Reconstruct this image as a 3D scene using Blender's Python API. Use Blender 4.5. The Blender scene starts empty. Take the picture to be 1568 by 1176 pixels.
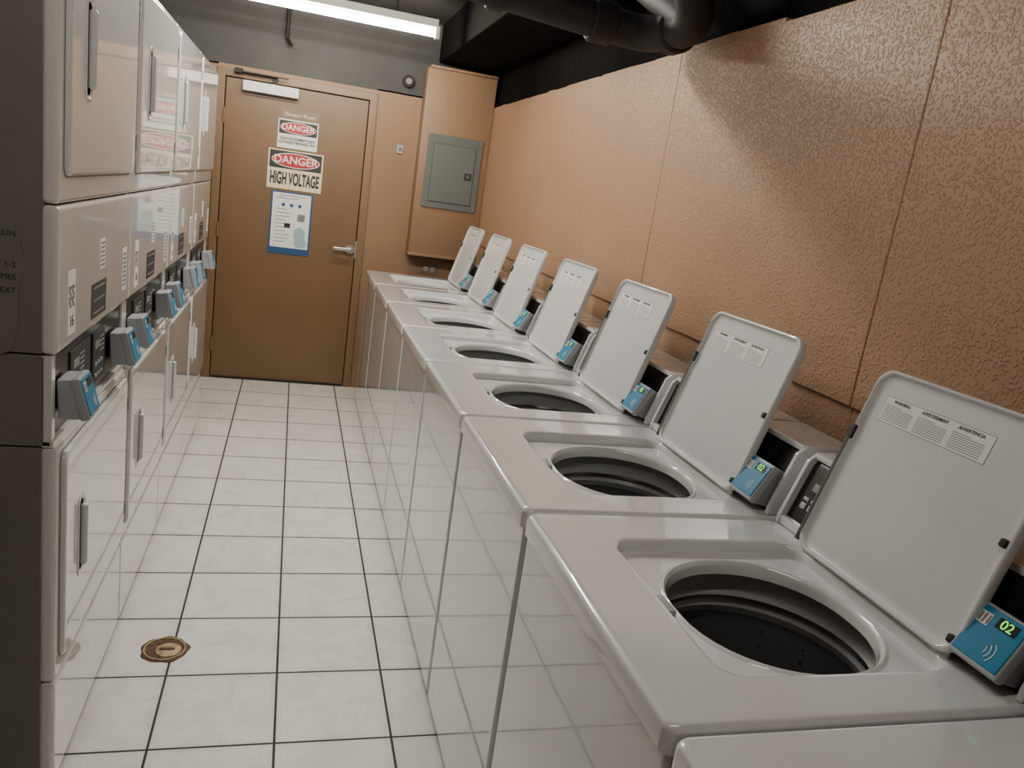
import bpy, bmesh, math, random
from mathutils import Vector, Matrix

# ------------------------------------------------------------------ materials
def new_mat(name):
    m = bpy.data.materials.new(name); m.use_nodes = True
    nt = m.node_tree
    b = nt.nodes['Principled BSDF']
    return m, nt, b

def mat(name, col, rough=0.5, metal=0.0, coat=0.0, bump=0.0, bscale=30, vary=0.0, vscale=4, dist=0.002, detail=2):
    m, nt, b = new_mat(name)
    b.inputs['Base Color'].default_value = (*col, 1)
    b.inputs['Roughness'].default_value = rough
    b.inputs['Metallic'].default_value = metal
    b.inputs['Coat Weight'].default_value = coat
    b.inputs['Coat Roughness'].default_value = 0.03
    tc = nt.nodes.new('ShaderNodeTexCoord')
    if vary > 0:
        n = nt.nodes.new('ShaderNodeTexNoise'); n.inputs['Scale'].default_value = vscale
        n.inputs['Detail'].default_value = 6
        nt.links.new(tc.outputs['Object'], n.inputs['Vector'])
        r = nt.nodes.new('ShaderNodeValToRGB')
        r.color_ramp.elements[0].position = 0.3; r.color_ramp.elements[1].position = 0.7
        r.color_ramp.elements[0].color = (*[c*(1-vary) for c in col], 1)
        r.color_ramp.elements[1].color = (*[min(1, c*(1+vary)) for c in col], 1)
        nt.links.new(n.outputs['Fac'], r.inputs['Fac'])
        nt.links.new(r.outputs['Color'], b.inputs['Base Color'])
    if bump > 0:
        n2 = nt.nodes.new('ShaderNodeTexNoise'); n2.inputs['Scale'].default_value = bscale
        n2.inputs['Detail'].default_value = detail
        nt.links.new(tc.outputs['Object'], n2.inputs['Vector'])
        bp = nt.nodes.new('ShaderNodeBump'); bp.inputs['Strength'].default_value = bump
        bp.inputs['Distance'].default_value = dist
        nt.links.new(n2.outputs['Fac'], bp.inputs['Height'])
        nt.links.new(bp.outputs['Normal'], b.inputs['Normal'])
        nt.links.new(bp.outputs['Normal'], b.inputs['Coat Normal'])
    return m

def emis(name, col, s):
    m, nt, b = new_mat(name)
    b.inputs['Base Color'].default_value = (*col, 1)
    b.inputs['Emission Color'].default_value = (*col, 1)
    b.inputs['Emission Strength'].default_value = s
    return m

M_EN   = mat('white_enamel', (0.58, 0.60, 0.605), 0.16, coat=1.0, bump=0.10, bscale=4, dist=0.004)
M_DECK = mat('deck_enamel', (0.67, 0.68, 0.69), 0.18, coat=1.0)
M_LID  = mat('lid_enamel', (0.64, 0.65, 0.655), 0.3, coat=0.3)
M_DRY  = mat('dryer_enamel', (0.70, 0.695, 0.685), 0.16, coat=1.0, bump=0.12, bscale=3.5, dist=0.004)
M_DRYS = mat('dryer_side_shaded', (0.19, 0.178, 0.168), 0.45, bump=0.1, bscale=200)  # white dryer enamel darkened: shading of the sides put into the colour
M_GRAYP= mat('gray_plastic', (0.25, 0.26, 0.26), 0.35)
M_LIDE = mat('lid_edge_dark', (0.07, 0.068, 0.065), 0.5)  # near-black tone of the strip along the lid's far edge
M_TUBR = mat('tub_ring_gray', (0.30, 0.31, 0.30), 0.3)
M_LGRAY= mat('light_gray_plastic', (0.36, 0.38, 0.40), 0.4)
M_BLACK= mat('black_panel', (0.010, 0.010, 0.011), 0.25)
M_DARK = mat('dark_rubber', (0.02, 0.02, 0.02), 0.6)
M_BLUE = mat('reader_blue', (0.008, 0.20, 0.38), 0.35)
M_GREEN= emis('led_green', (0.20, 1.0, 0.08), 1.0)
M_WHITE= mat('label_white', (0.84, 0.84, 0.83), 0.5)
M_INK  = mat('ink', (0.025, 0.025, 0.025), 0.6)
M_INKG = mat('ink_gray', (0.20, 0.20, 0.20), 0.6)
M_CHROME = mat('satin_metal', (0.7, 0.68, 0.64), 0.25, metal=1.0)
M_RED  = mat('sign_red', (0.42, 0.02, 0.03), 0.4)
M_CREAM= mat('sign_cream', (0.78, 0.70, 0.50), 0.45)
M_PBLUE= mat('poster_blue', (0.02, 0.08, 0.20), 0.4)
M_PLB  = mat('poster_light_blue', (0.35, 0.50, 0.55), 0.4)
M_PLAQ = mat('plaque_brown', (0.20, 0.14, 0.10), 0.5)
M_DOOR = mat('door_brown', (0.168, 0.098, 0.048), 0.42, vary=0.06, vscale=3, bump=0.15, bscale=60)
M_FRAME= mat('frame_brown', (0.20, 0.120, 0.065), 0.42, bump=0.1, bscale=60)
M_PANEL= mat('panel_gray', (0.115, 0.128, 0.122), 0.45)
M_CEIL = mat('ceiling_dark', (0.030, 0.031, 0.032), 0.85, vary=0.25, vscale=3, bump=0.3, bscale=40)
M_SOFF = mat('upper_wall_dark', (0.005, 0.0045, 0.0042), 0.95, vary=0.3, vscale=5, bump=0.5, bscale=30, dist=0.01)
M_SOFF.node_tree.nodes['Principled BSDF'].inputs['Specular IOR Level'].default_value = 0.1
M_SOFB = mat('upper_back_wall_gray', (0.055, 0.056, 0.056), 0.7, vary=0.2, vscale=3, bump=0.3, bscale=40)
M_PIPE = mat('pipe_dark', (0.012, 0.010, 0.009), 0.65, bump=0.3, bscale=60)
M_HOUS = mat('fixture_white', (0.50, 0.48, 0.42), 0.5)
M_BRASS= mat('old_brass', (0.30, 0.22, 0.13), 0.5, metal=0.7, vary=0.5, vscale=40)
M_DIRT = mat('drain_dirt', (0.10, 0.055, 0.025), 0.8, vary=0.6, vscale=50, bump=0.8, bscale=60, dist=0.01)
M_PAPER= mat('gray_paper', (0.19, 0.18, 0.17), 0.6, vary=0.1, vscale=10)

def wall_mat(name, col, bscale=75, strength=0.55, dist=0.003):
    m, nt, b = new_mat(name)
    b.inputs['Roughness'].default_value = 0.52
    tc = nt.nodes.new('ShaderNodeTexCoord')
    n = nt.nodes.new('ShaderNodeTexNoise'); n.inputs['Scale'].default_value = 1.6; n.inputs['Detail'].default_value = 6
    r = nt.nodes.new('ShaderNodeValToRGB')
    r.color_ramp.elements[0].position = 0.3; r.color_ramp.elements[1].position = 0.75
    r.color_ramp.elements[0].color = (*[c*0.93 for c in col], 1)
    r.color_ramp.elements[1].color = (*[c*1.05 for c in col], 1)
    nt.links.new(tc.outputs['Object'], n.inputs['Vector'])
    nt.links.new(n.outputs['Fac'], r.inputs['Fac'])
    nt.links.new(r.outputs['Color'], b.inputs['Base Color'])
    n2 = nt.nodes.new('ShaderNodeTexNoise'); n2.inputs['Scale'].default_value = bscale; n2.inputs['Detail'].default_value = 1.5
    nt.links.new(tc.outputs['Object'], n2.inputs['Vector'])
    r2 = nt.nodes.new('ShaderNodeValToRGB')
    r2.color_ramp.elements[0].position = 0.52; r2.color_ramp.elements[1].position = 0.64
    nt.links.new(n2.outputs['Fac'], r2.inputs['Fac'])
    bp = nt.nodes.new('ShaderNodeBump'); bp.inputs['Strength'].default_value = strength
    bp.inputs['Distance'].default_value = dist
    nt.links.new(r2.outputs['Color'], bp.inputs['Height'])
    nt.links.new(bp.outputs['Normal'], b.inputs['Normal'])
    return m
M_WALL = wall_mat('stucco_tan', (0.42, 0.252, 0.150), 125, 0.75, 0.003)
M_WALLB = wall_mat('painted_tan', (0.26, 0.158, 0.090), 60, 0.2)

def tile_mat():
    m, nt, b = new_mat('floor_tile')
    N = nt.nodes; L = nt.links
    tc = N.new('ShaderNodeTexCoord'); sp = N.new('ShaderNodeSeparateXYZ')
    L.new(tc.outputs['Object'], sp.inputs[0])
    S = 0.3225; G = 0.0030
    def math_(op, a, bb=None):
        n = N.new('ShaderNodeMath'); n.operation = op
        for i, v in enumerate((a, bb)):
            if v is None: continue
            if isinstance(v, (int, float)): n.inputs[i].default_value = v
            else: L.new(v, n.inputs[i])
        return n.outputs[0]
    ds = []; ids = []
    for out, off in ((sp.outputs['X'], 0.055), (sp.outputs['Y'], 1.923)):
        t = math_('DIVIDE', math_('SUBTRACT', out, off), S)
        ids.append(math_('FLOOR', t))
        f = math_('FRACT', t)
        d = math_('MULTIPLY', math_('MINIMUM', f, math_('SUBTRACT', 1.0, f)), S)
        ds.append(d)
    d = math_('MINIMUM', ds[0], ds[1])
    mr = N.new('ShaderNodeMapRange'); mr.inputs['From Min'].default_value = G*0.8; mr.inputs['From Max'].default_value = G*1.4
    L.new(d, mr.inputs['Value'])
    cmb = N.new('ShaderNodeCombineXYZ'); L.new(ids[0], cmb.inputs[0]); L.new(ids[1], cmb.inputs[1])
    wn = N.new('ShaderNodeTexWhiteNoise'); wn.noise_dimensions = '3D'; L.new(cmb.outputs[0], wn.inputs['Vector'])
    nz = N.new('ShaderNodeTexNoise'); nz.inputs['Scale'].default_value = 8; nz.inputs['Detail'].default_value = 8; nz.inputs['Roughness'].default_value = 0.65
    nz.inputs['Distortion'].default_value = 0.8
    L.new(tc.outputs['Object'], nz.inputs['Vector'])
    cr = N.new('ShaderNodeValToRGB')
    cr.color_ramp.elements[0].position = 0.30; cr.color_ramp.elements[1].position = 0.55
    cr.color_ramp.elements[0].color = (0.70, 0.67, 0.62, 1); cr.color_ramp.elements[1].color = (0.82, 0.805, 0.77, 1)
    L.new(nz.outputs['Fac'], cr.inputs['Fac'])
    hsv = N.new('ShaderNodeHueSaturation'); L.new(cr.outputs['Color'], hsv.inputs['Color'])
    vv = math_('ADD', math_('MULTIPLY', wn.outputs['Value'], 0.06), 0.96)
    L.new(vv, hsv.inputs['Value'])
    gm = N.new('ShaderNodeMapRange'); gm.inputs['From Min'].default_value = 0.0; gm.inputs['From Max'].default_value = 0.025
    gm.inputs['To Min'].default_value = 0.88; gm.inputs['To Max'].default_value = 1.0
    L.new(d, gm.inputs['Value'])
    gmx = N.new('ShaderNodeMix'); gmx.data_type = 'RGBA'; gmx.blend_type = 'MULTIPLY'; gmx.inputs['Factor'].default_value = 1.0
    L.new(hsv.outputs['Color'], gmx.inputs[6]); L.new(gm.outputs['Result'], gmx.inputs[7])
    mx = N.new('ShaderNodeMix'); mx.data_type = 'RGBA'
    L.new(mr.outputs['Result'], mx.inputs['Factor'])
    mx.inputs[6].default_value = (0.032, 0.028, 0.026, 1)
    L.new(gmx.outputs[2], mx.inputs[7])
    L.new(mx.outputs[2], b.inputs['Base Color'])
    rr_ = N.new('ShaderNodeMapRange'); rr_.inputs['To Min'].default_value = 0.8; rr_.inputs['To Max'].default_value = 0.34
    L.new(mr.outputs['Result'], rr_.inputs['Value']); L.new(rr_.outputs['Result'], b.inputs['Roughness'])
    bp = N.new('ShaderNodeBump'); bp.inputs['Distance'].default_value = 0.002; bp.inputs['Strength'].default_value = 0.6
    hh = math_('ADD', mr.outputs['Result'], math_('MULTIPLY', nz.outputs['Fac'], 0.3))
    L.new(hh, bp.inputs['Height']); L.new(bp.outputs['Normal'], b.inputs['Normal'])
    return m
M_TILE = tile_mat()

def drum_mat():
    m, nt, b = new_mat('drum_enamel')
    N = nt.nodes; L = nt.links
    b.inputs['Roughness'].default_value = 0.35
    tc = N.new('ShaderNodeTexCoord')
    v = N.new('ShaderNodeTexVoronoi'); v.inputs['Scale'].default_value = 34; v.inputs['Randomness'].default_value = 0.1
    L.new(tc.outputs['Object'], v.inputs['Vector'])
    r = N.new('ShaderNodeValToRGB')
    r.color_ramp.elements[0].position = 0.12; r.color_ramp.elements[0].color = (0.015, 0.015, 0.015, 1)
    r.color_ramp.elements[1].position = 0.16; r.color_ramp.elements[1].color = (0.11, 0.113, 0.11, 1)
    L.new(v.outputs['Distance'], r.inputs['Fac']); L.new(r.outputs['Color'], b.inputs['Base Color'])
    return m
M_DRUM = drum_mat()

# ------------------------------------------------------------------ mesh builder
def rr(cx, cy, hx, hy, r, n=10):
    r = min(r, hx-1e-4, hy-1e-4)
    pts = []
    for k, (sx, sy) in enumerate(((1, 1), (-1, 1), (-1, -1), (1, -1))):
        ox, oy = cx+sx*(hx-r), cy+sy*(hy-r)
        for i in range(n+1):
            a = math.pi/2*(k+i/n)
            pts.append((ox+r*math.cos(a), oy+r*math.sin(a)))
    return pts

class MB:
    def __init__(s): s.bm = bmesh.new(); s.mats = []
    def mi(s, m):
        if m not in s.mats: s.mats.append(m)
        return s.mats.index(m)
    def _merge(s, t, m, M=None):
        if M is not None: bmesh.ops.transform(t, matrix=M, verts=t.verts)
        i = s.mi(m)
        for f in t.faces: f.material_index = i; f.smooth = True
        me = bpy.data.meshes.new('tmp'); t.to_mesh(me); t.free()
        s.bm.from_mesh(me); bpy.data.meshes.remove(me)
    def box(s, x0, x1, y0, y1, z0, z1, m, bev=0.0, seg=2, M=None, cut=None):
        t = bmesh.new(); bmesh.ops.create_cube(t, size=1)
        bmesh.ops.scale(t, vec=(x1-x0, y1-y0, z1-z0), verts=t.verts)
        if bev > 0:
            bmesh.ops.bevel(t, geom=t.edges[:], offset=bev, segments=seg, profile=0.5, affect='EDGES')
        bmesh.ops.translate(t, vec=((x0+x1)/2, (y0+y1)/2, (z0+z1)/2), verts=t.verts)
        if cut == 'top':
            fs = [f for f in t.faces if f.calc_center_median().z > z1-1e-4-bev*0.9 and f.normal.z > 0.3]
            bmesh.ops.delete(t, geom=fs, context='FACES')
        s._merge(t, m, M)
    def loops(s, loops, m, cap0=False, cap1=False, M=None, flip=False):
        t = bmesh.new(); vs = [[t.verts.new(p) for p in l] for l in loops]
        n = len(vs[0])
        for a, b in zip(vs[:-1], vs[1:]):
            for i in range(n):
                j = (i+1) % n
                t.faces.new((a[i], a[j], b[j], b[i]))
        if cap0: t.faces.new(list(reversed(vs[0])))
        if cap1: t.faces.new(vs[-1])
        if flip: bmesh.ops.reverse_faces(t, faces=t.faces)
        elif cap0 and cap1: bmesh.ops.recalc_face_normals(t, faces=t.faces)
        s._merge(t, m, M)
    def lathe(s, prof, m, cx=0, cy=0, n=48, M=None, flip=False):
        ls = [[(cx+max(r, 1e-4)*math.cos(2*math.pi*i/n), cy+max(r, 1e-4)*math.sin(2*math.pi*i/n), z) for i in range(n)] for r, z in prof]
        s.loops(ls, m, M=M, flip=flip)
    def cyl(s, c, r, h, m, axis='Z', n=24):
        R = {'Z': Matrix(), 'X': Matrix.Rotation(math.pi/2, 4, 'Y'), 'Y': Matrix.Rotation(-math.pi/2, 4, 'X')}[axis]
        e = min(r, h)*0.12
        prof = [(0, -h/2), (r-e, -h/2), (r, -h/2+e), (r, h/2-e), (r-e, h/2), (0, h/2)]
        s.lathe(prof, m, n=n, M=Matrix.Translation(c) @ R)
    def prof(s, pts, y0, y1, m, bev=0.0, M=None):
        t = bmesh.new()
        a = [t.verts.new((x, y0, z)) for x, z in pts]; b = [t.verts.new((x, y1, z)) for x, z in pts]
        n = len(pts)
        for i in range(n):
            j = (i+1) % n; t.faces.new((a[i], a[j], b[j], b[i]))
        t.faces.new(list(reversed(a))); t.faces.new(b)
        bmesh.ops.recalc_face_normals(t, faces=t.faces)
        if bev > 0: bmesh.ops.bevel(t, geom=t.edges[:], offset=bev, segments=2, profile=0.5, affect='EDGES')
        s._merge(t, m, M)
    def obj(s, name, parent=None, loc=(0, 0, 0), wn=True):
        me = bpy.data.meshes.new(name); s.bm.to_mesh(me); s.bm.free()
        for m in s.mats: me.materials.append(m)
        try: me.set_sharp_from_angle(angle=math.radians(40))
        except Exception: pass
        ob = bpy.data.objects.new(name, me); bpy.context.collection.objects.link(ob)
        ob.location = loc
        if parent: ob.parent = parent
        if wn:
            w = ob.modifiers.new('wn', 'WEIGHTED_NORMAL'); w.keep_sharp = True
        return ob

def empty(name, loc=(0, 0, 0)):
    e = bpy.data.objects.new(name, None); bpy.context.collection.objects.link(e); e.location = loc
    e.empty_display_size = 0.1
    return e

def text(body, size, loc, rot, m, parent, name='lettering', ext=0.0004, sx=1.0, bold=0.0):
    c = bpy.data.curves.new(name, 'FONT'); c.body = body; c.size = size; c.extrude = ext; c.offset = bold
    c.align_x = 'CENTER'; c.align_y = 'CENTER'
    c.materials.append(m)
    o = bpy.data.objects.new(name, c); bpy.context.collection.objects.link(o)
    if isinstance(rot, Matrix): o.matrix_local = Matrix.Translation(loc) @ rot @ Matrix.Diagonal((sx, 1, 1, 1))
    else:
        o.location = loc; o.rotation_euler = [math.radians(a) for a in rot]; o.scale = (sx, 1, 1)
    o.parent = parent
    return o

def clone(root, name, loc):
    e = empty(name, loc)
    for ch in list(root.children):
        c = ch.copy(); bpy.context.collection.objects.link(c); c.parent = e
    return e

# ------------------------------------------------------------------ constants
YB = 5.80; XR = 1.29; XL = -1.30; YN = -1.6; ZC = 2.62; ZP = 2.13

# ------------------------------------------------------------------ room shell
b = MB(); b.box(XL-0.1, XR+0.15, YN-0.1, YB+0.15, -0.1, 0, M_TILE); b.obj('floor', wn=False)
b = MB(); b.box(XL-0.1, XR+0.15, YN-0.1, YB+0.15, ZC, ZC+0.1, M_CEIL)
b.obj('ceiling', wn=False)
b = MB()
ys = [YN, 0.27, 1.51, 2.77, YB]
for a, c in zip(ys[:-1], ys[1:]):
    b.box(XR, XR+0.03, a+0.001, c-0.001, 1.178, ZP, M_WALL, 0.0022, 1)
    b.box(XR+0.010, XR+0.03, a+0.001, c-0.001, 0.0, 1.1765, M_WALL, 0.002, 1)
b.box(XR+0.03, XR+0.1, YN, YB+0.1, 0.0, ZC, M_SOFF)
random.seed(4)
y = YN
while y < YB-0.1:
    w = random.uniform(0.05, 0.2); h = random.uniform(0.001, 0.006)
    if 2.05 < y < 2.6: h += 0.012
    b.box(XR+0.001, XR+0.03, y, min(y+w, YB), ZP-0.004, ZP+h, M_WALL, 0.001, 1); y += w
b.obj('wall_right', wn=False)
b = MB()
b.box(XL-0.1, -0.545, YB, YB+0.1, 0, 2.115, M_WALLB)
b.box(0.49, XR+0.03, YB, YB+0.1, 0, 2.135, M_WALLB)
b.box(-0.545, 0.49, YB+0.08, YB+0.1, 0, 2.115, M_WALLB)
b.box(-0.545, 0.49, YB, YB+0.1, 2.095, 2.125, M_WALLB)
b.box(XL-0.1, XR+0.03, YB, YB+0.1, 2.125, ZC, M_SOFB)
b.box(0.80, 1.288, 5.655, 5.80, 1.05, 2.32, M_WALLB, 0.004)
b.box(0.815, 1.285, 5.63, 5.80, 2.318, 2.335, M_WALLB, 0.003)
b.box(0.795, 1.288, 5.640, 5.80, 1.045, 1.065, M_WALLB, 0.003)
b.obj('wall_back', wn=False)
b = MB(); b.box(XL-0.1, XL, YN, YB, 0, ZC, M_WALLB); b.obj('wall_left', wn=False)
b = MB(); b.box(XL-0.1, XR+0.1, YN-0.1, YN, 0, ZC, M_WALLB); b.obj('wall_front', wn=False)

# ------------------------------------------------------------------ door
door = empty('door_1', (0, YB, 0))
b = MB()
b.box(-0.492, 0.437, 0.0, 0.045, 0.012, 2.045, M_DOOR, 0.002, 1)
b.obj('slab', door)
b = MB()
for (x0, x1) in ((-0.55, -0.497), (0.442, 0.495)):
    b.box(x0, x1, -0.018, 0.06, 0.0, 2.10, M_FRAME, 0.004)
b.box(-0.5, 0.445, -0.018, 0.06, 2.05, 2.10, M_FRAME, 0.004)
b.obj('frame', door)
b = MB()
b.box(-0.385, -0.03, -0.062, -0.001, 1.975, 2.04, M_WHITE, 0.005)
b.box(-0.20, -0.17, -0.05, -0.03, 2.04, 2.085, M_PIPE, 0.003)
b.box(-0.42, -0.17, -0.05, -0.035, 2.082, 2.092, M_PIPE, 0.002)
b.box(-0.40, -0.10, -0.075, -0.065, 2.082, 2.09, M_PIPE, 0.002)
b.box(-0.44, -0.39, -0.07, -0.018, 2.075, 2.105, M_PIPE, 0.003)
b.obj('closer', door)
b = MB()
b.cyl((0.402, -0.008, 1.02), 0.034, 0.016, M_CHROME, 'Y')
b.cyl((0.402, -0.035, 1.02), 0.012, 0.05, M_CHROME, 'Y')
b.box(0.28, 0.41, -0.068, -0.05, 1.008, 1.032, M_CHROME, 0.007)
b.box(0.277, 0.295, -0.068, -0.030, 1.010, 1.03, M_CHROME, 0.005)
b.box(0.432, 0.445, -0.024, 0.0, 0.96, 1.08, M_CHROME, 0.002)
b.obj('lever_handle', door)
b = MB()
for z in (0.25, 1.05, 1.80):
    b.cyl((-0.495, -0.022, z), 0.007, 0.1, M_FRAME)
b.obj('hinges', door)
b = MB(); b.box(-0.492, 0.437, -0.012, 0.0, 0.0, 0.014, M_PIPE); b.obj('threshold', door)

# ------------------------------------------------------------------ signs
RB = (90, 0, 0)
def sign(name, x, z, w, h, base):
    e = empty(name, (x, YB-0.001, z)); b = MB()
    b.box(-w/2, w/2, -0.003, 0, -h/2, h/2, base, 0.001, 1)
    return e, b
def oval(b, cx, cz, rx, rz, y0, y1, m, n=40):
    l0 = [(cx+rx*math.cos(2*math.pi*i/n), y0, cz+rz*math.sin(2*math.pi*i/n)) for i in range(n)]
    l1 = [(p[0], y1, p[2]) for p in l0]
    b.loops([l0, l1], m, cap0=True, cap1=True)
e, b = sign('elevator_room_sign', -0.008, 1.872, 0.25, 0.065, M_PLAQ); b.obj('plate', e)
text('Elevator Room', 0.034, (0, -0.004, 0), RB, M_CREAM, e)
e, b = sign('danger_sign', -0.016, 1.745, 0.265, 0.19, M_WHITE)
b.box(-0.124, 0.124, -0.0042, -0.003, 0.0, 0.085, M_INK)
oval(b, 0, 0.042, 0.118, 0.038, -0.0052, -0.0042, M_WHITE); oval(b, 0, 0.042, 0.113, 0.034, -0.006, -0.0052, M_RED)
b.obj('plate', e)
text('DANGER', 0.054, (0, -0.0066, 0.042), RB, M_WHITE, e, bold=0.001)
text('ELEVATOR EQUIPMENT INSIDE\nAUTHORIZED PERSONNEL ONLY', 0.024, (0, -0.0036, -0.044), RB, M_INK, e, sx=0.68, bold=0.0008)
e, b = sign('high_voltage_sign', -0.016, 1.507, 0.365, 0.262, M_CREAM)
b.box(-0.172, 0.172, -0.0042, -0.003, 0.008, 0.122, M_INK)
oval(b, 0, 0.065, 0.160, 0.050, -0.0052, -0.0042, M_WHITE); oval(b, 0, 0.065, 0.153, 0.044, -0.006, -0.0052, M_RED)
b.obj('plate', e)
text('DANGER', 0.072, (0, -0.0066, 0.065), RB, M_WHITE, e, bold=0.0015)
text('HIGH VOLTAGE', 0.112, (0, -0.0036, -0.062), RB, M_INK, e, sx=0.41, bold=0.004)
e, b = sign('instruction_poster', -0.022, 1.147, 0.28, 0.43, M_PBLUE)
b.box(-0.128, 0.128, -0.0040, -0.003, -0.170, 0.205, M_WHITE)
b.box(-0.13, 0.13, -0.0044, -0.003, -0.205, -0.172, M_PBLUE)
for i in range(3): oval(b, -0.055+0.055*i, 0.125, 0.012, 0.012, -0.0048, -0.004, M_PBLUE, 16)
for i in range(13):
    z = 0.17-0.025*i
    if 0.1 < z < 0.15: continue
    wl = 0.10 if i % 3 else 0.075
    b.box(-0.105, -0.105+wl*(2.0 if i < 2 else 1.0), -0.0045, -0.004, z-0.002, z+0.002, M_INKG)
b.box(0.045, 0.095, -0.0045, -0.004, 0.02, 0.07, M_INKG)
b.box(-0.04, 0.0, -0.0045, -0.004, -0.03, 0.0, M_INK)
oval(b, 0.065, -0.07, 0.04, 0.05, -0.0050, -0.004, M_PLB, 24)
oval(b, 0.075, -0.13, 0.045, 0.035, -0.0054, -0.004, M_PLB, 24)
b.obj('sheet', e)
text('Payment instructions', 0.02, (0, -0.0045, 0.19), RB, M_INK, e)

# ------------------------------------------------------------------ electrical panel etc.
e = empty('electrical_panel', (1.045, 5.654, 1.645))
b = MB()
b.box(-0.195, 0.195, -0.012, 0, -0.25, 0.25, M_PANEL, 0.003)
b.box(-0.15, 0.15, -0.020, -0.010, -0.205, 0.19, M_PANEL, 0.004)
b.box(-0.152, 0.152, -0.0145, -0.011, -0.207, 0.192, M_INK, 0.001)
b.box(0.085, 0.135, -0.025, -0.019, -0.03, 0.015, M_INK, 0.002)
b.box(0.10, 0.12, -0.029, -0.024, -0.02, 0.005, M_PANEL, 0.001)
for sx in (-0.18, 0.18):
    for sz in (-0.23, 0.23): b.cyl((sx, -0.013, sz), 0.006, 0.004, M_CHROME, 'Y', 12)
b.obj('cover', e)
e = empty('light_switch', (0.68, YB-0.001, 1.76)); b = MB()
b.box(-0.022, 0.022, -0.012, 0, -0.03, 0.03, M_LGRAY, 0.004); b.box(-0.008, 0.008, -0.022, -0.01, -0.012, 0.012, M_PANEL, 0.002)
b.obj('switch_body', e)
e = empty('wall_outlet', (0.985, YB-0.001, 0.945)); b = MB()
b.box(-0.06, 0.06, -0.008, 0, -0.037, 0.037, M_PLAQ, 0.003)
for s in (-0.025, 0.025):
    b.cyl((s, -0.009, 0), 0.017, 0.004, M_LGRAY, 'Y', 20)
    b.box(s-0.008, s-0.005, -0.012, -0.01, -0.006, 0.006, M_INK); b.box(s+0.005, s+0.008, -0.012, -0.01, -0.006, 0.006, M_INK)
b.obj('outlet_plate', e)
b = MB()
b.cyl((0.69, YB-0.02, 2.215), 0.04, 0.036, M_PIPE, 'Y'); b.cyl((0.69, YB-0.045, 2.215), 0.022, 0.02, M_INKG, 'Y')
b.obj('fire_alarm_bell')

# ------------------------------------------------------------------ washers
PW = 0.664; Y0 = 0.742; WX = 0.491
W = empty('washing_machine', (WX, Y0, 0))
b = MB()
b.box(0.008, 0.770, 0.006, 0.652, 0.03, 0.905, M_EN, 0.010, 3, cut='top')
b.box(0.05, 0.74, 0.03, 0.63, 0.012, 0.032, M_DARK)
for x in (0.06, 0.72):
    for y in (0.05, 0.60): b.cyl((x, y, 0.010), 0.02, 0.02, M_DARK, n=12)
b.obj('cabinet', W)
b = MB()
dc = (0.388, 0.329); hx, hy = 0.388, 0.3270
def L3(pts, z): return [(x, y, z) for x, y in pts]
ls = [L3(rr(*dc, hx-0.004, hy-0.004, 0.016), 0.890), L3(rr(*dc, hx, hy, 0.018), 0.893), L3(rr(*dc, hx, hy, 0.018), 0.923)]
for i in range(1, 6):
    a = i/5*math.pi/2; r = 0.012
    ls.append(L3(rr(*dc, hx-r*(1-math.cos(a)), hy-r*(1-math.cos(a))*0.8, 0.018), 0.923+r*math.sin(a)))
ls.append(L3(rr(*dc, hx-0.018, hy-0.015, 0.018), 0.9352))
rc = (0.343, 0.320)
for h1, h2, r, z in ((0.216, 0.229, 0.05, 0.935), (0.209, 0.222, 0.048, 0.9348), (0.205, 0.218, 0.045, 0.932), (0.202, 0.215, 0.043, 0.927), (0.200, 0.213, 0.042, 0.914), (0.197, 0.210, 0.04, 0.9115), (0.192, 0.205, 0.04, 0.911)):
    ls.append(L3(rr(*rc, h1, h2, r), z))
hc = (0.350, 0.311)
for h1, h2, z in ((0.183, 0.190, 0.910), (0.180, 0.187, 0.9135), (0.178, 0.185, 0.914), (0.175, 0.182, 0.911), (0.173, 0.180, 0.905), (0.172, 0.179, 0.888)):
    ls.append(L3(rr(*hc, h1, h2, 0.168), z))
b.loops(ls, M_DECK)
b.box(0.132, 0.152, 0.280, 0.335, 0.912, 0.9325, M_LGRAY, 0.003)
b.obj('deck', W, wn=False)
b = MB()
b.lathe([(0.181, 0.891), (0.198, 0.885), (0.205, 0.872), (0.204, 0.848), (0.190, 0.838)], M_TUBR, *hc, flip=True)
b.lathe([(0.190, 0.838), (0.187, 0.832), (0.210, 0.826)], M_BLACK, *hc, flip=True)
b.lathe([(0.197, 0.828), (0.190, 0.815), (0.196, 0.80)], M_TUBR, *hc, flip=True)
b.lathe([(0.196, 0.80), (0.205, 0.78), (0.208, 0.52), (0.19, 0.49), (0.0, 0.48)], M_DRUM, *hc, flip=True)
b.lathe([(0.0, 0.70), (0.03, 0.695), (0.04, 0.66), (0.05, 0.56), (0.12, 0.51), (0.15, 0.49)], M_GRAYP, *hc)
b.obj('tub', W)
# lid
LW, LH = 0.205, 0.396
ang = math.radians(16)
ax = Vector((0, -1, 0)); bx = Vector((math.sin(ang), 0, math.cos(ang))); nx = Vector((-math.cos(ang), 0, math.sin(ang)))
LM = Matrix(((ax.x, bx.x, nx.x, 0.542), (ax.y, bx.y, nx.y, 0.314), (ax.z, bx.z, nx.z, 0.942), (0, 0, 0, 1)))
b = MB(); c = (0, LH/2)
ls = [L3(rr(*c, LW-d, LH/2-d, 0.035), z) for d, z in ((0.014, -0.012), (0.006, -0.0115), (0.0015, -0.009), (0, -0.004), (0, 0.006), (0.002, 0.0095), (0.005, 0.0105), (0.008, 0.0085), (0.010, 0.003), (0.015, 0.001), (0.025, 0.0005))]
b.loops(ls, M_LID, cap0=True, cap1=True, M=LM)
b.box(-0.167, 0.087, 0.296, 0.347, 0.0, 0.0009, M_INKG, M=LM)
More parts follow.
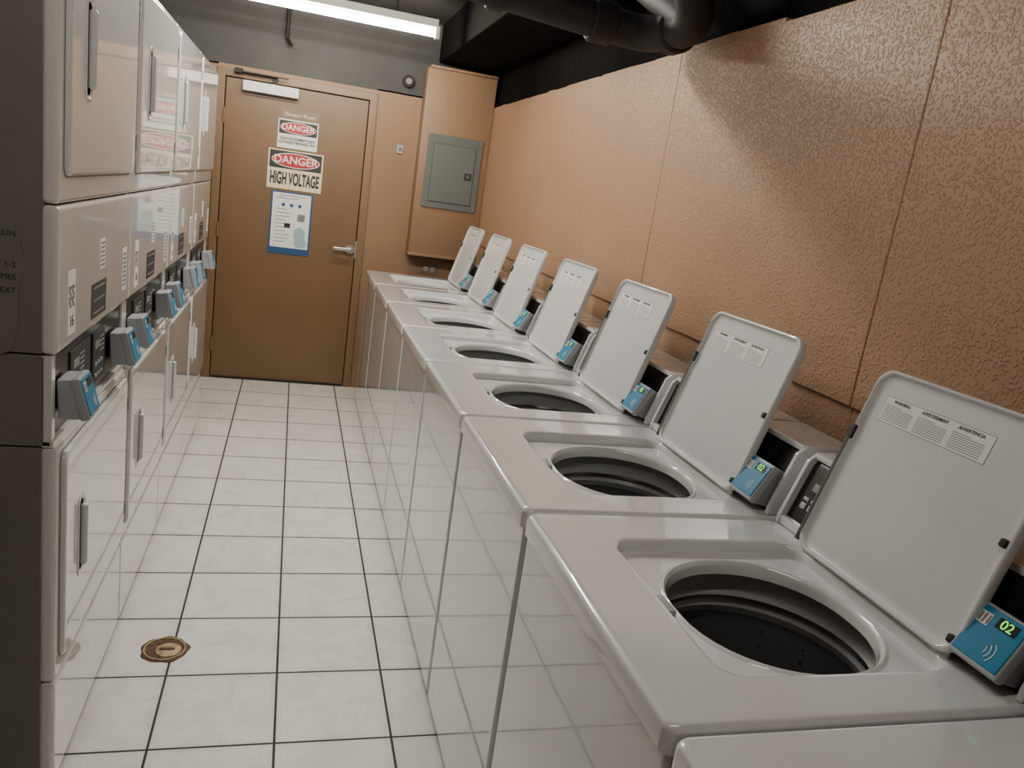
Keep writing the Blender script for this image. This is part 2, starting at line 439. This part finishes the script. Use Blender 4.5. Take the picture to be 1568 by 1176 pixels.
b.box(-0.1660, 0.0860, 0.2970, 0.3460, 0.0, 0.0012, M_WHITE, M=LM)
for k in range(3):
    x0 = -0.160+0.082*k
    for i in range(8):
        b.box(x0, x0+(0.070 if i < 7 else 0.04), 0.301+i*0.0040, 0.3022+i*0.0040, 0.001, 0.0015, M_INKG, M=LM)
for (x, y) in ((0.190, 0.20), (0.190, 0.03)):
    b.box(x-0.006, x+0.006, y-0.007, y+0.007, 0.001, 0.013, M_DARK, 0.003, M=LM)
b.box(-LW-0.004, -LW+0.009, 0.24, 0.27, -0.012, 0.012, M_DARK, 0.002, M=LM)
b.box(-LW-0.003, -LW+0.006, 0.01, 0.25, -0.013, 0.0115, M_LIDE, 0.002, M=LM)
for x in (-0.17, 0.17):
    b.box(x-0.02, x+0.02, -0.006, 0.012, -0.014, -0.006, M_CHROME, 0.002, M=LM)
b.obj('lid', W)
for k, s in enumerate(('WARNING', 'AVERTISSEMENT', 'ADVERTENCIA')):
    t = text(s, 0.0085, (0, 0, 0), Matrix(), M_INK, W, 'lid_label_text', ext=0.0002, bold=0.0002)
    t.matrix_local = LM @ Matrix.Translation((-0.125+0.082*k, 0.3395, 0.0014))

def reader(b, M, body, zb=-0.03, fz=0.012):
    b.box(-0.043, 0.043, -0.048, 0.043, zb, fz, body, 0.006, M=M)
    F = M @ Matrix.Translation((0, 0, fz)) @ Matrix.Rotation(math.radians(-12), 4, 'X')
    b.box(-0.046, 0.046, -0.050, 0.047, -0.014, 0.008, M_LGRAY, 0.006, M=F)
    b.box(-0.041, 0.041, -0.042, 0.042, 0.006, 0.0095, M_BLUE, 0.002, M=F)
    b.box(-0.004, 0.030, 0.018, 0.036, 0.009, 0.0103, M_BLACK, M=F)
    b.box(-0.034, -0.014, 0.012, 0.032, 0.009, 0.0102, M_WHITE, M=F)
    for i in range(3): b.box(-0.033+i*0.007, -0.029+i*0.007, 0.014, 0.030, 0.010, 0.0105, M_INKG, M=F)
    for i in range(3):
        r = 0.008+0.007*i
        pts = []
        for s in range(9):
            a = math.radians(-40+80*s/8)
            pts.append((r*math.cos(a), r*math.sin(a)))
        for p, q in zip(pts[:-1], pts[1:]):
            mx, my = (p[0]+q[0])/2, (p[1]+q[1])/2; l = math.dist(p, q); an = math.atan2(q[1]-p[1], q[0]-p[0])
            b.box(-l/2-0.0005, l/2+0.0005, -0.0009, 0.0009, 0.009, 0.0103, M_WHITE, M=F @ Matrix.Translation((0.0+mx, -0.018+my, 0)) @ Matrix.Rotation(an, 4, 'Z'))
    return F

def frameM(o, right, up):
    r = Vector(right).normalized(); u = Vector(up).normalized(); n = r.cross(u)
    return Matrix(((r.x, u.x, n.x, o[0]), (r.y, u.y, n.y, o[1]), (r.z, u.z, n.z, o[2]), (0, 0, 0, 1)))

b = MB()
PR = [(0.592, 0.936), (0.592, 0.955), (0.632, 1.075), (0.650, 1.092), (0.770, 1.092), (0.770, 0.936)]
PC = [(0.574, 0.936), (0.576, 0.956), (0.618, 1.082), (0.640, 1.100), (0.773, 1.100), (0.773, 0.936)]
for (y0, y1) in ((0.012, 0.225), (0.235, 0.645)):
    b.prof(PR, y0+0.008, y1-0.008, M_BLACK)
    b.prof(PC, y0, y0+0.011, M_DECK, 0.002); b.prof(PC, y1-0.011, y1, M_DECK, 0.002)
    b.box(0.632, 0.774, y0+0.004, y1-0.004, 1.086, 1.101, M_DECK, 0.004)
b.box(0.578, 0.605, 0.245, 0.635, 0.936, 0.956, M_DECK, 0.003)
SM = frameM((0.612, 0.0, 1.015), (0, -1, 0), (0.316, 0, 0.948))
for i in range(4):
    b.box(-0.61+i*0.024, -0.593+i*0.024, -0.032, -0.018, 0.0, 0.0045, M_LGRAY, 0.002, M=SM)
    b.box(-0.61+i*0.024, -0.593+i*0.024, -0.013, -0.005, 0.0, 0.0045, M_LGRAY, 0.002, M=SM)
b.box(-0.60, -0.56, 0.012, 0.03, 0.0, 0.003, M_GRAYP, 0.001, M=SM)
for i in range(3): b.box(-0.50, -0.42, 0.03-0.02*i, 0.035-0.02*i, 0.0, 0.0025, M_LGRAY, M=SM)
b.box(0.66, 0.74, 0.30, 0.40, 1.1008, 1.1018, M_WHITE)
FR = frameM((0.574, 0.074, 0.998), (0, -1, 0), (0.30, 0, 0.954))
F = reader(b, FR, M_GRAYP)
b.obj('control_console', W)
t = text('02', 0.021, (0, 0, 0), Matrix(), M_GREEN, W, 'led_digits', ext=0.0002, bold=0.0002)
t.matrix_local = F @ Matrix.Translation((0.013, 0.0267, 0.0107))

for k in (-1, 1, 2, 3, 4, 5, 6):
    clone(W, 'washing_machine', (WX, Y0+PW*k, 0))

# ------------------------------------------------------------------ dryers
PD = 0.735; D0 = 1.775
D = empty('stacked_dryer', (-0.45, D0, 0))
b = MB()
b.box(-0.74, -0.028, 0.003, 0.729, 0.02, 0.883, M_DRYS, 0.004)
b.box(-0.74, -0.022, 0.003, 0.729, 0.886, 1.086, M_DRYS, 0.004)
b.box(-0.74, -0.028, 0.003, 0.729, 1.089, 1.978, M_DRYS, 0.004)
for x in (-0.68, -0.1):
    for y in (0.06, 0.67): b.cyl((x, y, 0.011), 0.02, 0.02, M_DARK, n=12)
b.obj('cabinet', D)
b = MB()
for (z0, z1) in ((0.03, 0.308), (0.310, 0.884), (1.088, 1.396), (1.398, 1.978)):
    b.box(-0.034, 0.0, 0.002, 0.732, z0, z1, M_DRY, 0.012, 4)
b.box(-0.03, -0.010, 0.003, 0.030, 0.886, 1.086, M_DRY, 0.003)
b.box(-0.03, -0.010, 0.705, 0.729, 0.886, 1.086, M_DRY, 0.003)
b.box(-0.03, -0.006, 0.003, 0.729, 0.884, 0.900, M_DRY, 0.003)
b.obj('front_panels', D)
# doors: rounded-corner slabs on a dark gray plate that paints the shadow gap, with a moulded pull
YZX = Matrix(((0, 0, 1, 0), (1, 0, 0, 0), (0, 1, 0, 0), (0, 0, 0, 1)))
b = MB()
for (z0, z1, hz) in ((0.355, 0.862, 0.607), (1.455, 1.955, 1.715)):
    cc = (0.3715, (z0+z1)/2); hw, hh = 0.3365, (z1-z0)/2
    b.loops([L3(rr(*cc, hw+0.004, hh+0.004, 0.026, 6), -0.002), L3(rr(*cc, hw+0.004, hh+0.004, 0.026, 6), 0.0010)], M_INKG, cap0=True, cap1=True, M=YZX)
    lp = [L3(rr(*cc, hw-d, hh-d, 0.022, 6), z) for d, z in ((0.0, -0.001), (0.0, 0.006), (0.0015, 0.009), (0.004, 0.0112), (0.008, 0.012), (0.016, 0.0122))]
    b.loops(lp, M_DRY, cap0=True, cap1=True, M=YZX)
    hcn = (0.170, hz)
    b.loops([L3(rr(*hcn, 0.030-d, 0.105-d, 0.02, 6), z) for d, z in ((0, 0.012), (0, 0.0135), (0.002, 0.0150), (0.006, 0.0150), (0.008, 0.0128), (0.012, 0.0122))], M_DRY, cap1=True, M=YZX)
    b.box(0.010, 0.028, 0.161, 0.180, hz-0.080, hz+0.080, M_DECK, 0.007, 3)
    for z in (z0+0.085, z1-0.085):
        b.box(0.0, 0.0135, 0.705, 0.716, z-0.022, z+0.022, M_PANEL, 0.003)
b.obj('doors', D)
b = MB()
b.box(-0.028, -0.016, 0.030, 0.705, 0.90, 1.084, M_BLACK, 0.002)
b.box(-0.017, -0.012, 0.16, 0.34, 0.925, 1.06, M_INK, 0.002)
b.box(-0.017, -0.012, 0.37, 0.50, 0.925, 1.06, M_INK, 0.002)
for y0 in (0.18, 0.385):
    for i in range(3):
        for j in range(2): b.box(-0.013, -0.009, y0+0.03*i, y0+0.02+0.03*i, 0.94+0.03*j, 0.950+0.03*j, M_GRAYP, 0.002)
    b.box(-0.013, -0.0105, y0, y0+0.05, 1.015, 1.035, M_GRAYP)
    for i in range(4): b.box(-0.013, -0.0112, y0+0.06, y0+0.10, 1.0+0.012*i, 1.003+0.012*i, M_LGRAY)
for yy in (0.082, 0.590):
    FRD = frameM((0.018, yy, 0.985), (0, 1, 0), (-0.05, 0, 1))
    F = reader(b, FRD, M_LGRAY, -0.028, 0.020)
    b.box(-0.02, 0.02, -0.03, 0.03, -0.04, -0.02, M_DARK, 0.003, M=FRD)
b.obj('control_panel', D)
b = MB()
def lab(y, z, w, h, m, lines=4, lm=M_INKG):
    b.box(-0.0005, 0.0010, y-w/2, y+w/2, z-h/2, z+h/2, m)
    for i in range(lines):
        zz = z+h*0.36-h*0.72*i/max(1, lines-1)
        b.box(0.0008, 0.0014, y-w*0.38, y+w*0.38, zz-h*0.03, zz+h*0.03, lm)
lab(0.36, 1.155, 0.15, 0.085, M_INK, 3, M_INKG)
lab(0.39, 1.262, 0.055, 0.075, M_WHITE, 6, M_INKG)
lab(0.66, 1.19, 0.05, 0.12, M_WHITE, 8, M_INKG)
lab(0.105, 1.185, 0.06, 0.14, M_WHITE, 0)
for i in range(6):
    for j in range(6):
        if (i*7+j*5+i*j) % 3 != 0: b.box(0.0008, 0.0014, 0.080+0.008*i, 0.087+0.008*i, 1.175+0.008*j, 1.182+0.008*j, M_INKG)
b.obj('stickers', D)
t = text('16', 0.035, (0, 0, 0), (90, 0, 90), M_INK, D, 'sticker_number'); t.location = (0.0012, 0.105, 1.143)
for k in (1, 2, 3):
    clone(D, 'stacked_dryer', (-0.45, D0+PD*k, 0))

# torn paper on dryer side
e = empty('paper_notice', (-0.64, D0+0.002, 1.23))
outline = [(-0.13, -0.145), (0.09, -0.145), (0.108, -0.135), (0.118, -0.09), (0.120, 0.0), (0.131, 0.04), (0.124, 0.09), (0.112, 0.12), (0.098, 0.145), (-0.13, 0.16)]
l0 = [(x, -0.0020, z) for x, z in outline]; l1 = [(x, -0.0008, z) for x, z in outline]
b = MB(); b.loops([l0, l1], M_PAPER, cap0=True, cap1=True); b.obj('sheet', e, wn=False)
for s, z in (('PLEASE RUN', 0.102), ('DRYER UNIT 1-2', 0.04), ('TIMES', 0.015), ('THE NEXT', -0.012)):
    t = text(s, 0.016, (0.115, -0.0024, z), RB, M_INK, e); t.data.align_x = 'RIGHT'

# ------------------------------------------------------------------ floor drain
e = empty('floor_drain', (-0.291, 2.385, 0))
b = MB()
n = 40
def ring(r, z, jit):
    return [((r+jit*math.sin(5*a+1)+jit*0.7*math.sin(9*a))*math.cos(a), (r+jit*math.sin(5*a+1)+jit*0.7*math.sin(9*a))*math.sin(a), z) for a in [2*math.pi*i/n for i in range(n)]]
b.loops([ring(0.072, 0.0005, 0.003), ring(0.069, 0.003, 0.003), ring(0.060, 0.002, 0.002), ring(0.02, 0.0015, 0.0)], M_DIRT, cap1=True)
b.lathe([(0.064, 0.002), (0.063, 0.005), (0.058, 0.005), (0.056, 0.002)], M_BRASS)
b.lathe([(0.040, 0.002), (0.038, 0.005), (0.012, 0.006), (0.0, 0.0055)], M_BRASS, 0.012, -0.008)
b.box(-0.015, 0.03, -0.010, 0.0, 0.005, 0.009, M_DIRT, 0.002)
b.obj('drain_cover', e, wn=False)

# ------------------------------------------------------------------ lights
M_TUBE = emis('fluorescent_tube', (1.0, 0.90, 0.74), 100)
M_TUBE2 = emis('fluorescent_tube_cool', (1.0, 0.96, 0.88), 195)
M_TUBE3 = emis('fill_tube_dim', (1.0, 0.95, 0.86), 42)
def fixture(x0, x1, y, z, m):
    e = empty('fluorescent_light', ((x0+x1)/2, y, z)); h = (x1-x0)/2
    b = MB()
    b.prof([(-0.030, 0.03), (-0.025, 0.075), (0.025, 0.075), (0.030, 0.03)], -h, h, M_HOUS, 0.003, M=Matrix.Rotation(math.pi/2, 4, 'Z'))
    for s in (-1, 1): b.box(s*h-0.012, s*h+0.012, -0.024, 0.024, -0.03, 0.04, M_HOUS, 0.003)
    for s in (-0.6*h, 0.6*h): b.cyl((s, 0, (ZC-z+0.073)/2), 0.006, ZC-z-0.074, M_PIPE, n=10)
    b.obj('housing', e)
    b = MB(); b.cyl((0, 0, 0), 0.021, 2*h-0.03, m, 'X'); b.obj('tube', e)
fixture(-0.50, 0.72, 4.90, 2.40, M_TUBE)
fixture(-0.50, 0.72, 3.30, 2.42, M_TUBE2)
fixture(-0.50, 0.72, 0.6, 2.42, M_TUBE3)  # unseen weak tube near the camera, added as fill light

# ------------------------------------------------------------------ pipes
def pipe(name, pts, r, m=M_PIPE, parent=None):
    c = bpy.data.curves.new(name, 'CURVE'); c.dimensions = '3D'; c.bevel_depth = r; c.bevel_resolution = 6; c.use_fill_caps = True
    s = c.splines.new('POLY')
    P = [Vector(p) for p in pts]; out = [P[0]]
    for i in range(1, len(P)-1):
        d0 = (P[i-1]-P[i]); d1 = (P[i+1]-P[i]); t = min(r*1.6, d0.length*0.45, d1.length*0.45)
        a = P[i]+d0.normalized()*t; q = P[i]+d1.normalized()*t
        for k in range(7):
            u = k/6; out.append(a*(1-u)**2+P[i]*2*u*(1-u)+q*u*u)
    out.append(P[-1])
    s.points.add(len(out)-1)
    for i, p in enumerate(out): s.points[i].co = (*p, 1)
    c.materials.append(m)
    o = bpy.data.objects.new(name, c); bpy.context.collection.objects.link(o)
    if parent: o.parent = parent
    return o
e = empty('ceiling_drain_pipe')
pipe('main_run', [(0.30, 2.84, 2.24), (1.15, 2.80, 2.165), (1.175, 2.44, 2.145), (1.00, 2.32, 2.38), (0.93, 2.25, ZC-0.002)], 0.060, parent=e)
pipe('branch', [(1.165, 2.48, 2.16), (1.10, 2.95, 2.40), (1.10, 3.25, 2.42)], 0.055, parent=e)
b = MB()
b.cyl((0.98, 2.808, 2.180), 0.072, 0.09, M_PIPE, 'X'); b.cyl((0.60, 2.826, 2.214), 0.072, 0.06, M_PIPE, 'X')
b.cyl((1.170, 2.60, 2.154), 0.074, 0.07, M_PIPE, 'Y')
b.obj('couplings', e)
e = empty('conduit')
pipe('run', [(-0.13, 5.77, 2.60), (-0.13, 5.77, 2.34), (-0.10, 5.72, 2.30)], 0.012, parent=e)
b = MB(); b.box(0.88, 1.30, 3.3, 5.76, 2.37, ZC-0.002, M_SOFF, 0.01)  # added black boxes standing in for dark open space overhead; no real duct
b.box(0.80, 1.30, -1.5, 2.1, 2.36, ZC-0.002, M_SOFF, 0.01); b.obj('dark_ceiling_filler')

# ------------------------------------------------------------------ world + camera
w = bpy.data.worlds.new('World'); bpy.context.scene.world = w; w.use_nodes = True
w.node_tree.nodes['Background'].inputs[0].default_value = (0.02, 0.018, 0.016, 1)
cam = bpy.data.cameras.new('camera'); co = bpy.data.objects.new('camera', cam); bpy.context.collection.objects.link(co)
cam.sensor_width = 36; cam.lens = 27.55; cam.clip_start = 0.02
fwd = Vector((0.2819, 0.9318, -0.2285)).normalized()
rgt = Vector((0.9562, -0.2547, 0.142)); rgt = (rgt - fwd*rgt.dot(fwd)).normalized()
up = rgt.cross(fwd)
co.matrix_world = Matrix(((rgt.x, up.x, -fwd.x, 0), (rgt.y, up.y, -fwd.y, 0), (rgt.z, up.z, -fwd.z, 1.54), (0, 0, 0, 1)))
bpy.context.scene.camera = co
